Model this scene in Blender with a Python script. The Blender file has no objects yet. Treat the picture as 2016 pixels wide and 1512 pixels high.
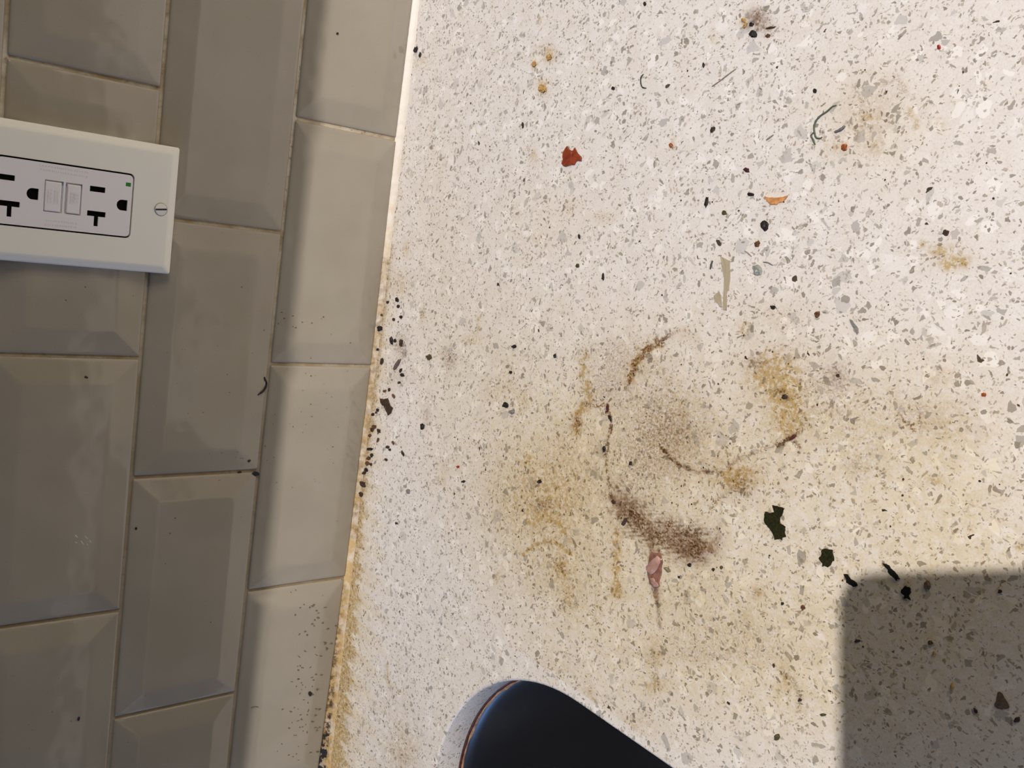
import bpy, bmesh, math, random
import numpy as np
from mathutils import Matrix, Vector, noise

random.seed(7)
rng = np.random.default_rng(11)
S = bpy.context.scene
COL = S.collection
MM = 0.001

# ------------------------------------------------------------------ camera
RIGHT = Vector((0.6246162, 0.1410168, -0.7680943))
UP = Vector((-0.2120284, 0.9772385, 0.0069922))
BACK = Vector((0.7515973, 0.1584904, 0.6402986))
EYE = Vector((541.459, -72.783, 334.520)) * MM      # phone camera, 33 cm above the worktop
F = 1816.38                                          # focal length for a 2016 px wide frame
cam = bpy.data.cameras.new('camera')
cam.sensor_width = 36.0
cam.lens = F / 2016 * 36.0
cam.clip_start = 0.001
co = bpy.data.objects.new('camera', cam)
M = Matrix((RIGHT, UP, BACK)).transposed().to_4x4()
M.translation = EYE
co.matrix_world = M
COL.objects.link(co)
S.camera = co

# ------------------------------------------------------------------ light
S.view_settings.view_transform = 'Standard'
S.view_settings.look = 'None'
S.view_settings.gamma = 1.0
S.view_settings.use_curve_mapping = False
S.view_settings.exposure = 0.0

w = bpy.data.worlds.new('room_light')
S.world = w
w.use_nodes = True
w.node_tree.nodes['Background'].inputs[0].default_value = (1.0, 0.93, 0.85, 1)
w.node_tree.nodes['Background'].inputs[1].default_value = 0.055

# small LED downlight in the ceiling, in front of the wall cabinet
key = bpy.data.lights.new('ceiling_downlight', 'POINT')
key.energy = 172
key.color = (1.0, 0.95, 0.92)
key.shadow_soft_size = 0.012
ko = bpy.data.objects.new('ceiling_downlight', key)
ko.location = (1.219, 0.461, 1.8)
COL.objects.link(ko)

# window at the far end of the worktop
win = bpy.data.lights.new('window_daylight', 'AREA')
win.shape = 'RECTANGLE'
win.size, win.size_y = 0.9, 0.7
win.energy = 12
win.color = (0.20, 0.45, 1.0)
wo = bpy.data.objects.new('window_daylight', win)
wo.location = (0.75, -2.4, 0.42)
wo.rotation_euler = (Vector((0.1, 0, 0)) - Vector(wo.location)).to_track_quat('-Z', 'Y').to_euler()
COL.objects.link(wo)

# soft fill lamp, added to brighten the tiles and the cover plate
room = bpy.data.lights.new('wall_fill', 'AREA')
room.shape = 'RECTANGLE'
room.size, room.size_y = 0.8, 0.7
room.energy = 15
room.color = (1.0, 0.91, 0.76)
ro = bpy.data.objects.new('wall_fill', room)
ro.location = (1.2, 1.75, 0.6)
ro.rotation_euler = (Vector((0.0, -0.05, 0.15)) - Vector(ro.location)).to_track_quat('-Z', 'Y').to_euler()
COL.objects.link(ro)


# ------------------------------------------------------------------ measured points
def _ray(px, py):
    return RIGHT * ((px - 1008) / F) - UP * ((py - 756) / F) - BACK


def on_counter(px, py, z=0.0):
    """Point of the worktop (mm) that was measured in the photo at px, py."""
    r = _ray(px, py)
    e = EYE / MM
    t = (z - e.z) / r.z
    return Vector((e.x + r.x * t, e.y + r.y * t, z))


def on_wall(px, py, x=0.0):
    r = _ray(px, py)
    e = EYE / MM
    t = (x - e.x) / r.x
    return Vector((x, e.y + r.y * t, e.z + r.z * t))


# ------------------------------------------------------------------ object helpers
def tag(o, label=None, cat=None, group=None, kind=None):
    if label: o['label'] = label
    if cat: o['category'] = cat
    if group: o['group'] = group
    if kind: o['kind'] = kind
    return o


def link(name, me, mat=None, parent=None, smooth=False):
    o = bpy.data.objects.new(name, me)
    COL.objects.link(o)
    if mat and not me.materials: me.materials.append(mat)
    if parent: o.parent = parent
    if smooth:
        me.polygons.foreach_set('use_smooth', [True] * len(me.polygons))
    return o


def empty(name, loc=(0, 0, 0)):
    o = bpy.data.objects.new(name, None)
    o.empty_display_size = 0.01
    o.location = loc
    COL.objects.link(o)
    return o


def mesh(name, verts, faces):
    """verts in mm"""
    me = bpy.data.meshes.new(name)
    me.from_pydata([(v[0] * MM, v[1] * MM, v[2] * MM) for v in verts], [], faces)
    me.update()
    return me


def fix(me):
    bm = bmesh.new(); bm.from_mesh(me)
    bmesh.ops.recalc_face_normals(bm, faces=bm.faces)
    bm.to_mesh(me); bm.free()
    return me


def rounded(y0, y1, z0, z1, r, n=4):
    """closed outline (a, b) of a rounded rectangle"""
    out = []
    for cx, cy, a0 in ((y1 - r, z1 - r, 0), (y0 + r, z1 - r, 90), (y0 + r, z0 + r, 180), (y1 - r, z0 + r, 270)):
        for i in range(n + 1):
            a = math.radians(a0 + 90 * i / n)
            out.append((cx + r * math.cos(a), cy + r * math.sin(a)))
    return out


def rings(loops, cap_last=True, cap_first=False):
    """bridge equal-length loops of 3D points"""
    V, Fc = [], []
    n = len(loops[0])
    for l in loops: V += list(l)
    for k in range(len(loops) - 1):
        a, b = k * n, (k + 1) * n
        for i in range(n):
            j = (i + 1) % n
            Fc.append((a + i, a + j, b + j, b + i))
    if cap_last: Fc.append(tuple(range((len(loops) - 1) * n, len(loops) * n)))
    if cap_first: Fc.append(tuple(reversed(range(n))))
    return V, Fc


def holed_face(outer, holes, top, depth, outer_depth):
    """flat face on the wall with real holes sunk `depth`, and outer rim going back `outer_depth`.
    outlines are (y, z); top is x of the face. Returns bmesh in mm."""
    bm = bmesh.new()
    loops = []
    for L in [outer] + holes:
        vs = [bm.verts.new((top, p[0], p[1])) for p in L]
        es = [bm.edges.new((vs[i], vs[(i + 1) % len(vs)])) for i in range(len(vs))]
        loops.append((vs, es))
    bmesh.ops.triangle_fill(bm, edges=bm.edges[:], use_beauty=True, use_dissolve=False)
    for k, (vs, es) in enumerate(loops):
        d = outer_depth if k == 0 else depth
        lo = [bm.verts.new((top - d, v.co.y, v.co.z)) for v in vs]
        for i in range(len(vs)):
            j = (i + 1) % len(vs)
            bm.faces.new((vs[i], vs[j], lo[j], lo[i]))
        if k > 0:
            bm.faces.new(lo)
    bmesh.ops.recalc_face_normals(bm, faces=bm.faces)
    return bm


def bm_mesh(name, bm):
    for v in bm.verts: v.co *= MM
    me = bpy.data.meshes.new(name)
    bm.to_mesh(me); bm.free()
    return me


# ------------------------------------------------------------------ materials
class NT:
    def __init__(s, name):
        s.m = bpy.data.materials.new(name); s.m.use_nodes = True
        s.t = s.m.node_tree; s.N = s.t.nodes; s.L = s.t.links
        s.b = s.N['Principled BSDF']

    def n(s, typ, **kw):
        x = s.N.new(typ)
        for k, v in kw.items():
            if k.startswith('i_'):
                key = k[2:]
                x.inputs[int(key) if key.isdigit() else key.replace('_', ' ')].default_value = v
            else:
                setattr(x, k, v)
        return x

    def lk(s, a, b): s.L.new(a, b)

    def math(s, op, a, b=None, c=None, clamp=False):
        x = s.N.new('ShaderNodeMath'); x.operation = op; x.use_clamp = clamp
        for i, v in enumerate((a, b, c)):
            if v is None: continue
            if isinstance(v, (int, float)): x.inputs[i].default_value = v
            else: s.lk(v, x.inputs[i])
        return x.outputs[0]

    def mix(s, fac, a, b, mode='MIX'):
        x = s.N.new('ShaderNodeMix'); x.data_type = 'RGBA'; x.blend_type = mode
        for v, i in ((fac, x.inputs[0]), (a, x.inputs[6]), (b, x.inputs[7])):
            if isinstance(v, (int, float)): i.default_value = v
            elif isinstance(v, tuple): i.default_value = (*v, 1)
            else: s.lk(v, i)
        return x.outputs[2]

    def rng(s, v, a, b, c=0.0, d=1.0, smooth=True):
        x = s.N.new('ShaderNodeMapRange')
        if smooth: x.interpolation_type = 'SMOOTHSTEP'
        s.lk(v, x.inputs[0])
        for i, q in enumerate((a, b, c, d)):
            if isinstance(q, (int, float)): x.inputs[i + 1].default_value = q
            else: s.lk(q, x.inputs[i + 1])
        return x.outputs[0]

    def coords(s, scale=1000.0):
        t = s.n('ShaderNodeTexCoord')
        v = s.n('ShaderNodeVectorMath', operation='SCALE'); v.inputs['Scale'].default_value = scale
        s.lk(t.outputs['Object'], v.inputs[0])
        return v.outputs[0]

    def noise(s, vec, scale, detail=2.0, rough=0.5, color=False):
        x = s.n('ShaderNodeTexNoise'); x.inputs['Scale'].default_value = scale
        x.inputs['Detail'].default_value = detail; x.inputs['Roughness'].default_value = rough
        s.lk(vec, x.inputs['Vector'])
        return x.outputs['Color' if color else 0]

    def bump(s, h, strength, dist):
        x = s.n('ShaderNodeBump'); x.inputs['Strength'].default_value = strength
        x.inputs['Distance'].default_value = dist
        s.lk(h, x.inputs['Height']); s.lk(x.outputs[0], s.b.inputs['Normal'])


def simple(name, col, rough=0.5, spec=0.5, var=0.0, scale=1.5, metallic=0.0, **kw):
    t = NT(name)
    b = t.b
    b.inputs['Roughness'].default_value = rough
    b.inputs['Metallic'].default_value = metallic
    b.inputs['Specular IOR Level'].default_value = spec
    for k, v in kw.items(): b.inputs[k.replace('_', ' ')].default_value = v
    if var:
        vec = t.coords()
        nz = t.noise(vec, scale, 4, 0.6)
        f = t.rng(nz, 0.3, 0.7)
        t.lk(t.mix(f, tuple(c * (1 - var) for c in col), tuple(min(1, c * (1 + var)) for c in col)), b.inputs['Base Color'])
        t.bump(nz, 0.3, 0.0003)
    else:
        b.inputs['Base Color'].default_value = (*col, 1)
    return t.m


def quartz_material():
    t = NT('speckled_quartz')
    vec = t.coords()
    warp = t.noise(vec, 0.55, 2, 0.5, color=True)
    vm = t.n('ShaderNodeVectorMath', operation='MULTIPLY_ADD')
    t.lk(warp, vm.inputs[0]); vm.inputs[1].default_value = (1.6, 1.6, 1.6); t.lk(vec, vm.inputs[2])
    wv = vm.outputs[0]
    # second, coarser shear so that chips are long in differing directions
    warp2 = t.noise(vec, 0.12, 1, 0.5, color=True)
    vm2 = t.n('ShaderNodeVectorMath', operation='MULTIPLY_ADD')
    t.lk(warp2, vm2.inputs[0]); vm2.inputs[1].default_value = (6, 6, 6); t.lk(wv, vm2.inputs[2])
    wv = vm2.outputs[0]
    cloud = t.noise(vec, 0.09, 3, 0.6)
    fine = t.noise(vec, 1.1, 3, 0.65)
    base = t.mix(t.rng(cloud, 0.35, 0.65), (0.745, 0.700, 0.665), (0.79, 0.755, 0.735))
    base = t.mix(t.rng(fine, 0.42, 0.68, 0, 0.36), base, (0.56, 0.50, 0.43))

    def layer(base, size, prob, dark, light, lo, hi, fac=1.0, off=0.0):
        v = t.n('ShaderNodeVectorMath', operation='ADD'); t.lk(wv, v.inputs[0]); v.inputs[1].default_value = (off, off * 1.7, off * 0.6)
        ve = t.n('ShaderNodeTexVoronoi', feature='DISTANCE_TO_EDGE'); ve.inputs['Scale'].default_value = 1 / size
        vc = t.n('ShaderNodeTexVoronoi', feature='F1'); vc.inputs['Scale'].default_value = 1 / size
        t.lk(v.outputs[0], ve.inputs['Vector']); t.lk(v.outputs[0], vc.inputs['Vector'])
        sp = t.n('ShaderNodeSeparateColor'); t.lk(vc.outputs['Color'], sp.inputs[0])
        pick = t.math('LESS_THAN', sp.outputs[0], prob)
        thr = t.math('MULTIPLY_ADD', sp.outputs[1], hi - lo, lo)
        body = t.rng(ve.outputs['Distance'], thr, t.math('ADD', thr, 0.035))
        a = t.math('MULTIPLY', pick, body)
        a = t.math('MULTIPLY', a, fac)
        return t.mix(a, base, t.mix(sp.outputs[2], dark, light))

    base = layer(base, 8.5, 0.22, (0.68, 0.64, 0.62), (0.84, 0.80, 0.78), 0.02, 0.22, 0.5, 3.0)
    base = layer(base, 5.0, 0.18, (0.80, 0.78, 0.77), (0.90, 0.87, 0.85), 0.03, 0.2, 0.7, 41.0)
    base = layer(base, 6.5, 0.06, (0.44, 0.42, 0.41), (0.60, 0.575, 0.57), 0.08, 0.28, 0.9, 13.0)
    base = layer(base, 4.0, 0.095, (0.34, 0.325, 0.30), (0.60, 0.58, 0.56), 0.08, 0.28, 0.9, 27.0)
    base = layer(base, 2.5, 0.17, (0.24, 0.215, 0.18), (0.54, 0.50, 0.46), 0.08, 0.30, 0.9, 57.0)
    base = layer(base, 1.5, 0.19, (0.19, 0.155, 0.115), (0.50, 0.44, 0.38), 0.06, 0.25, 0.85, 77.0)
    base = layer(base, 1.0, 0.18, (0.32, 0.26, 0.19), (0.58, 0.51, 0.43), 0.05, 0.25, 0.7, 17.0)
    base = layer(base, 2.6, 0.008, (0.03, 0.025, 0.02), (0.10, 0.07, 0.05), 0.16, 0.32, 1.0, 97.0)

    at = t.n('ShaderNodeAttribute', attribute_name='stain')
    sp = t.n('ShaderNodeSeparateColor'); t.lk(at.outputs['Color'], sp.inputs[0])
    am, br, pu, cr = sp.outputs[0], sp.outputs[1], sp.outputs[2], at.outputs['Alpha']
    g1 = t.rng(t.noise(vec, 0.42, 4, 0.7), 0.40, 0.60)
    g2 = t.rng(t.noise(vec, 0.85, 3, 0.7), 0.42, 0.60)
    g3 = t.rng(t.noise(wv, 0.30, 3, 0.65), 0.38, 0.58)

    def stain(base, ch, tint, grain, floor, gain):
        a = t.math('MULTIPLY_ADD', grain, 1 - floor, floor)
        a = t.math('MULTIPLY', a, ch)
        a = t.math('MULTIPLY', a, gain, clamp=True)
        return t.mix(a, base, t.mix(1.0, base, tint, 'MULTIPLY'))

    base = stain(base, cr, (0.90, 0.82, 0.63), g3, 0.55, 1.15)
    base = stain(base, am, (0.67, 0.53, 0.29), g1, 0.24, 1.3)
    base = stain(base, br, (0.34, 0.215, 0.13), g2, 0.10, 1.7)
    base = stain(base, pu, (0.46, 0.36, 0.30), g1, 0.42, 1.15)
    t.lk(base, t.b.inputs['Base Color'])
    t.b.inputs['Roughness'].default_value = 0.32
    t.b.inputs['Specular IOR Level'].default_value = 0.35
    t.bump(t.noise(vec, 0.7, 3, 0.6), 0.08, 0.0002)
    return t.m


def tile_material():
    t = NT('glazed_tile')
    vec = t.coords()
    c = t.noise(vec, 0.02, 2, 0.5)
    col = t.mix(t.rng(c, 0.3, 0.7), (0.325, 0.288, 0.226), (0.353, 0.315, 0.252))
    d = t.noise(vec, 0.9, 2, 0.5)
    col = t.mix(t.rng(d, 0.66, 0.74, 0, 0.35), col, (0.25, 0.21, 0.14))
    t.lk(col, t.b.inputs['Base Color'])
    t.b.inputs['Roughness'].default_value = 0.10
    t.b.inputs['IOR'].default_value = 1.52
    t.bump(t.noise(vec, 0.03, 2, 0.5), 0.25, 0.004)
    return t.m


def grout_material():
    t = NT('stained_grout')
    vec = t.coords()
    a = t.noise(vec, 0.035, 4, 0.65)
    col = t.mix(t.rng(a, 0.38, 0.62), (0.58, 0.51, 0.40), (0.36, 0.27, 0.15))
    col = t.mix(t.rng(t.noise(vec, 0.3, 3, 0.6), 0.56, 0.72, 0, 0.6), col, (0.20, 0.13, 0.06))
    sx = t.n('ShaderNodeSeparateXYZ'); t.lk(vec, sx.inputs[0])
    low = t.rng(sx.outputs[1], -60.0, -260.0, 0.0, 0.75)
    col = t.mix(low, col, (0.27, 0.20, 0.11))
    t.lk(col, t.b.inputs['Base Color'])
    t.b.inputs['Roughness'].default_value = 0.75
    t.bump(t.noise(vec, 1.0, 3, 0.6), 0.5, 0.0005)
    return t.m


def caulk_material():
    t = NT('yellowed_caulk')
    vec = t.coords()
    at = t.n('ShaderNodeAttribute', attribute_name='grime')
    sp = t.n('ShaderNodeSeparateColor'); t.lk(at.outputs['Color'], sp.inputs[0])
    n1 = t.rng(t.noise(vec, 0.10, 4, 0.6), 0.35, 0.62)
    n2 = t.rng(t.noise(vec, 0.22, 3, 0.65), 0.42, 0.60)
    col = t.mix(t.math('MULTIPLY', sp.outputs[0], t.math('MULTIPLY_ADD', n1, 0.7, 0.45), clamp=True), (0.78, 0.745, 0.69), (0.56, 0.39, 0.18))
    col = t.mix(t.math('MULTIPLY', sp.outputs[1], t.math('MULTIPLY_ADD', n2, 0.9, 0.35), clamp=True), col, (0.15, 0.085, 0.025))
    col = t.mix(t.math('MULTIPLY', sp.outputs[2], t.math('MULTIPLY_ADD', n2, 1.2, 0.15), clamp=True), col, (0.012, 0.009, 0.007))
    t.lk(col, t.b.inputs['Base Color'])
    t.b.inputs['Roughness'].default_value = 0.55
    t.bump(t.noise(vec, 0.4, 3, 0.6), 0.4, 0.0006)
    return t.m


M_quartz = quartz_material()
M_tile = tile_material()
M_grout = grout_material()
M_caulk = caulk_material()
M_plate = simple('ivory_white_plastic', (0.84, 0.82, 0.745), 0.28, 0.5)
M_device = simple('cool_white_plastic', (0.82, 0.785, 0.80), 0.32, 0.5)
M_slot = simple('recess_shade_black', (0.003, 0.002, 0.002), 0.9, 0.1)  # near-black colour stands in for deep shade in holes and gaps
M_screw = simple('painted_screw', (0.78, 0.77, 0.74), 0.3)
M_led = simple('green_lens', (0.008, 0.12, 0.01), 0.3, Emission_Color=(0.005, 0.16, 0.008, 1), Emission_Strength=0.2)
M_sink = simple('dark_sink', (0.010, 0.010, 0.013), 0.42, 1.0, Coat_Weight=0.6, Coat_Roughness=0.35)
M_silicone = simple('sink_sealant', (0.30, 0.17, 0.09), 0.5, var=0.5, scale=0.2)
M_sealdark = simple('sealant_grime', (0.07, 0.018, 0.008), 0.6, var=0.5, scale=0.3)
M_cabinet = simple('cabinet_paint', (0.30, 0.25, 0.20), 0.5)
M_phone = simple('phone_shell', (0.02, 0.02, 0.022), 0.35)
M_glass = simple('lens_glass', (0.005, 0.005, 0.008), 0.05)
M_chili = simple('chili_skin', (0.23, 0.035, 0.010), 0.35, var=0.35, scale=0.35, Coat_Weight=0.3)
M_tan = simple('tan_skin', (0.58, 0.27, 0.10), 0.5, var=0.25, scale=0.5)
M_herb = simple('herb_leaf', (0.016, 0.016, 0.003), 0.85, 0.2, var=0.6, scale=1.2)
M_herb_dk = simple('herb_leaf_dark', (0.005, 0.005, 0.003), 0.85, 0.2, var=0.5, scale=1.5)
M_black = simple('black_crumb', (0.010, 0.007, 0.007), 0.6, var=0.5)
M_brown = simple('brown_crumb', (0.11, 0.045, 0.016), 0.6, var=0.5)
M_brownd = simple('dark_brown_crumb', (0.040, 0.020, 0.010), 0.6, var=0.5)
M_olive = simple('olive_crumb', (0.07, 0.06, 0.018), 0.6, var=0.5)
M_amber = simple('amber_crumb', (0.42, 0.26, 0.09), 0.5, var=0.4)
M_rust = simple('rust_crumb', (0.30, 0.075, 0.015), 0.4, var=0.4)
M_red = simple('red_crumb', (0.32, 0.02, 0.02), 0.4, var=0.3)
M_thread = simple('green_thread', (0.085, 0.105, 0.075), 0.7, var=0.3)
M_fiber = simple('dark_fibre', (0.05, 0.055, 0.05), 0.7)
M_hair = simple('brown_hair', (0.28, 0.22, 0.19), 0.6)
M_grey = simple('grey_chip', (0.20, 0.19, 0.18), 0.6, var=0.3)
M_grease = simple('dried_grease', (0.15, 0.115, 0.06), 0.5, var=0.4)
M_film = simple('clear_film', (0.50, 0.43, 0.30), 0.10, Alpha=0.8, Coat_Weight=1.0)
M_jelly = simple('pink_jelly', (0.42, 0.24, 0.20), 0.08, var=0.2, scale=0.2, Coat_Weight=1.0)
M_jelly_dk = simple('brown_syrup', (0.24, 0.115, 0.085), 0.12, var=0.3, scale=0.3, Coat_Weight=0.6)
M_soap = simple('dried_soap', (0.62, 0.58, 0.50), 0.4)

# ------------------------------------------------------------------ tiled wall
wall = link('wall_left', mesh('wall_left', *rings([
    [(-14, -900, -30), (-14, 620, -30), (-14, 620, 700), (-14, -900, 700)],
    [(-1.3, -900, -30), (-1.3, 620, -30), (-1.3, 620, 700), (-1.3, -900, 700)]], True, True)), M_grout)
fix(wall.data)
wall['kind'] = 'structure'

ROW_Z = [2.0, 76.5, 156.6, 234.6, 312.5, 390.5, 468.5, 546.5, 624.5]


def row_bottom(y):                     # the lowest course stands a little higher towards the sink
    return float(np.interp(y, [-480, -400, -330, -175, -20, 70], [4.8, 3.6, 1.6, 0.6, 2.4, 2.2]))


def joints(row):
    base = {0: [-484.5, -329.4, -175.3, -22.0, 131.5], 1: [-556, -402.1, -246.2, -92.0, 62.0],
            2: [-484, -330.2, -173.6, -21.0, 132.6], 3: [-558, -403.5, -249.0, -95.6, 58]}
    L = list(base.get(row, base[2 + row % 2]))
    while L[0] > -880: L.insert(0, L[0] - 154)
    while L[-1] < 600: L.append(L[-1] + 154)
    return L


TILES = []                             # (y0, y1, z0, z1) of every tile, for things stuck to them
GAP = 1.05
BEV = [(0.0, -1.2), (0.15, -0.45), (0.8, -0.05), (2.2, 0.22), (13.2, 2.85), (14.4, 3.06), (15.6, 3.13), (17.5, 3.15)]


def add_tile(y0, y1, z0a, z0b, z1, k):
    """bevelled (pillowed) tile; z0a / z0b are its bottom at y0 / y1"""
    loops = []
    jy, jx = random.uniform(-.25, .25), random.uniform(-.12, .12)
    tilt = random.uniform(-.0022, .0022)
    for ins, h in BEV:
        a0, a1, c0, c1 = y0 + GAP + ins, y1 - GAP - ins, 0 + ins, 1
        r = 0.8 + ins * 0.16
        out = []
        for (y, z) in rounded(a0, a1, GAP + ins, (z1 - z0a) - GAP - ins, r, 3):
            f = (y - y0) / (y1 - y0)
            zb = z0a + (z0b - z0a) * f
            zz = zb + z * (z1 - zb) / (z1 - z0a)
            out.append((h + jx + tilt * (y - (y0 + y1) / 2), y + jy, zz))
        loops.append(out)
    me = mesh('tile', *rings(loops, True, False))
    fix(me)
    o = link('tile', me, M_tile, wall, smooth=True)
    TILES.append((y0, y1, min(z0a, z0b), z1))
    return o


for r in range(8):
    J = joints(r)
    for a, b in zip(J[:-1], J[1:]):
        a_, b_ = max(a, -898), min(b, 618)
        if b_ - a_ < 45: continue
        za = row_bottom(a_) if r == 0 else ROW_Z[r]
        zb = row_bottom(b_) if r == 0 else ROW_Z[r]
        add_tile(a_, b_, za, zb, ROW_Z[r + 1], r)


def tile_height(y, z):
    for y0, y1, z0, z1 in TILES:
        if y0 <= y <= y1 and z0 <= z <= z1:
            d = min(y - y0, y1 - y, z - z0, z1 - z) - GAP
            return float(np.interp(d, [b[0] for b in BEV], [b[1] for b in BEV])) if d > 0 else -1.2
    return -1.2


# ------------------------------------------------------------------ sink opening outline
def opening(off=0.0, n=26):
    """outline of the sink cut-out, grown outwards by off (mm)"""
    x0, x1, y0, y1, R = 128.5 - off, 560 + off, -860 - off, -306.5 + off, 108 + off
    return rounded(x0, x1, y0, y1, R, n)


# ------------------------------------------------------------------ stains (real dirt on the slab, in worktop mm)
class Dirt:
    def __init__(s, X, Y):
        s.X, s.Y = X, Y
        s.c = np.zeros((len(X), 4))

    def blob(s, px, py, rx, ry, amt, ch, ang=0.0):
        c = on_counter(px, py)
        ca, sa = math.cos(math.radians(ang)), math.sin(math.radians(ang))
        a = on_counter(px + rx * ca, py + rx * sa) - c
        b = on_counter(px - ry * sa, py + ry * ca) - c
        det = a.x * b.y - a.y * b.x
        dx, dy = s.X - c.x, s.Y - c.y
        u = (dx * b.y - dy * b.x) / det
        v = (a.x * dy - a.y * dx) / det
        d2 = u * u + v * v
        m = d2 < 6
        s.c[m, ch] += amt * np.exp(-d2[m] * 0.9)

    def stroke(s, pts, width, amt, ch, wob=0.35):
        P = [on_counter(*p) for p in pts]
        q = on_counter(pts[0][0], pts[0][1] + width / 2) - P[0]
        q2 = on_counter(pts[0][0] + width / 2, pts[0][1]) - P[0]
        wd = (q.length + q2.length) / 2
        ws = np.interp(np.arange(len(P)), [0, len(P) - 1], [wd, wd])
        best = np.full(len(s.X), 1e9)
        for A, B in zip(P[:-1], P[1:]):
            lo, hi = (min(A.x, B.x) - 4 * wd, min(A.y, B.y) - 4 * wd), (max(A.x, B.x) + 4 * wd, max(A.y, B.y) + 4 * wd)
            m = (s.X > lo[0]) & (s.X < hi[0]) & (s.Y > lo[1]) & (s.Y < hi[1])
            if not m.any(): continue
            x, y = s.X[m], s.Y[m]
            x = x + wob * wd * np.sin(y * 0.9 + 1.3) ; y = y + wob * wd * np.sin(x * 1.1)
            L = B - A; l2 = max(L.length_squared, 1e-6)
            tt = np.clip(((x - A.x) * L.x + (y - A.y) * L.y) / l2, 0, 1)
            d = np.hypot(x - A.x - tt * L.x, y - A.y - tt * L.y)
            best[m] = np.minimum(best[m], d)
        s.c[:, ch] += amt * np.exp(-(best / wd) ** 2)


AMB, BRN, PUR, CRM = 0, 1, 2, 3


def paint(D):
    B, K = D.blob, D.stroke
    # broad yellowed film
    for a in [(1280, 900, 420, 260, .75), (1120, 1080, 260, 220, .55), (1450, 1300, 330, 190, .55), (1750, 850, 260, 150, .55),
              (960, 760, 180, 260, .35), (1750, 1300, 330, 250, .5), (1150, 1330, 260, 160, .3), (1720, 230, 140, 130, .35),
              (860, 500, 60, 330, .25), (1080, 420, 130, 90, .2), (1900, 1100, 190, 200, .5)]:
        B(*a, CRM)
    # dried spill with the ring of a jar or cup foot
    K([(1345, 648), (1325, 658)], 10, .35, AMB); K([(1325, 655), (1300, 672)], 7, .6, BRN)
    K([(1310, 668), (1285, 682), (1268, 694), (1252, 712), (1245, 735), (1238, 748)], 11, 1.25, BRN, .6)
    K([(1290, 678), (1262, 700), (1248, 720), (1240, 745)], 22, .8, AMB)
    K([(1150, 705), (1148, 745), (1162, 780), (1140, 812), (1134, 846)], 22, .85, AMB)
    K([(1150, 795), (1170, 800), (1186, 797)], 7, .7, BRN); B(1136, 832, 9, 14, .7, BRN)
    K([(1193, 797), (1199, 812), (1204, 832), (1202, 848)], 6, 1.3, BRN); B(1215, 770, 36, 40, .2, PUR); B(1190, 760, 30, 40, .25, BRN)
    K([(1200, 850), (1195, 880), (1193, 910), (1198, 950), (1204, 985)], 6, .75, BRN)
    B(1190, 885, 5, 12, .7, BRN)
    K([(1206, 975), (1213, 992), (1222, 1010)], 8, .7, PUR)
    B(1325, 850, 75, 65, .24, BRN); B(1320, 855, 60, 60, .2, PUR); B(1345, 840, 60, 80, .3, AMB)
    K([(1302, 880), (1316, 897), (1333, 912), (1352, 922), (1378, 930), (1395, 928)], 6, 1.1, PUR)
    K([(1303, 882), (1318, 900), (1335, 914), (1350, 921)], 4.5, .8, BRN)
    K([(1395, 930), (1425, 925), (1450, 905), (1490, 890), (1530, 876)], 9, .40, BRN)
    K([(1345, 790), (1343, 850)], 7, .4, AMB)
    B(1448, 943, 30, 22, .95, AMB); B(1455, 955, 24, 22, .5, BRN); K([(1430, 975), (1410, 985), (1400, 1002)], 9, .5, BRN)
    B(1460, 930, 60, 30, .4, AMB); K([(1420, 1000), (1415, 1060), (1400, 1080)], 10, .35, PUR)
    B(1512, 735, 44, 36, .95, AMB); B(1545, 775, 30, 36, .9, AMB); B(1555, 830, 26, 30, .85, AMB); B(1548, 705, 60, 40, .3, AMB)
    K([(1530, 768), (1542, 775), (1546, 785)], 10, .9, BRN); B(1490, 715, 26, 12, .4, BRN)
    K([(1530, 877), (1546, 868), (1560, 862), (1570, 852)], 7, 1.3, BRN); K([(1535, 874), (1566, 858)], 11, .7, PUR)
    K([(1566, 870), (1574, 882), (1572, 892)], 7, .8, BRN); B(1555, 810, 70, 60, .32, AMB); B(1610, 790, 60, 60, .10, BRN)
    B(1645, 740, 26, 26, .35, PUR); B(1650, 745, 16, 22, .3, BRN)
    # thick purple-brown sediment at the lower edge of the ring
    K([(1218, 985), (1240, 1015), (1262, 1035), (1290, 1050), (1325, 1060), (1372, 1068)], 46, 1.15, PUR, .6)
    K([(1230, 1008), (1255, 1032), (1290, 1055), (1330, 1066), (1375, 1076)], 30, .6, BRN, .6)
    B(1245, 1000, 26, 20, .5, PUR); B(1360, 1085, 34, 24, .9, PUR); B(1368, 1090, 20, 18, .5, BRN); B(1355, 1045, 30, 12, .5, BRN)
    B(1405, 1075, 22, 26, .4, PUR); B(1318, 1028, 12, 12, .6, BRN)
    K([(1283, 1060), (1286, 1090), (1287, 1130), (1292, 1165)], 19, 1.2, PUR, .2)
    K([(1292, 1165), (1295, 1190), (1297, 1215), (1299, 1235)], 8, .9, PUR, .1); K([(1288, 1150), (1292, 1185)], 8, .5, BRN)
    K([(1173, 1160), (1172, 1225)], 4, .35, AMB)
    K([(1250, 1010), (1262, 1020)], 14, .5, BRN); B(1290, 870, 60, 130, .22, BRN); B(1240, 920, 50, 90, .18, BRN); B(1210, 700, 50, 40, .2, BRN)
    B(1400, 900, 90, 60, .16, AMB); B(1260, 720, 50, 60, .3, AMB); K([(1345, 655), (1372, 668)], 20, .3, AMB)
    # ochre column and film left of the ring
    K([(1215, 1055), (1214, 1100), (1214, 1165)], 20, .85, AMB, .2); B(1215, 1165, 14, 10, .6, AMB)
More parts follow.
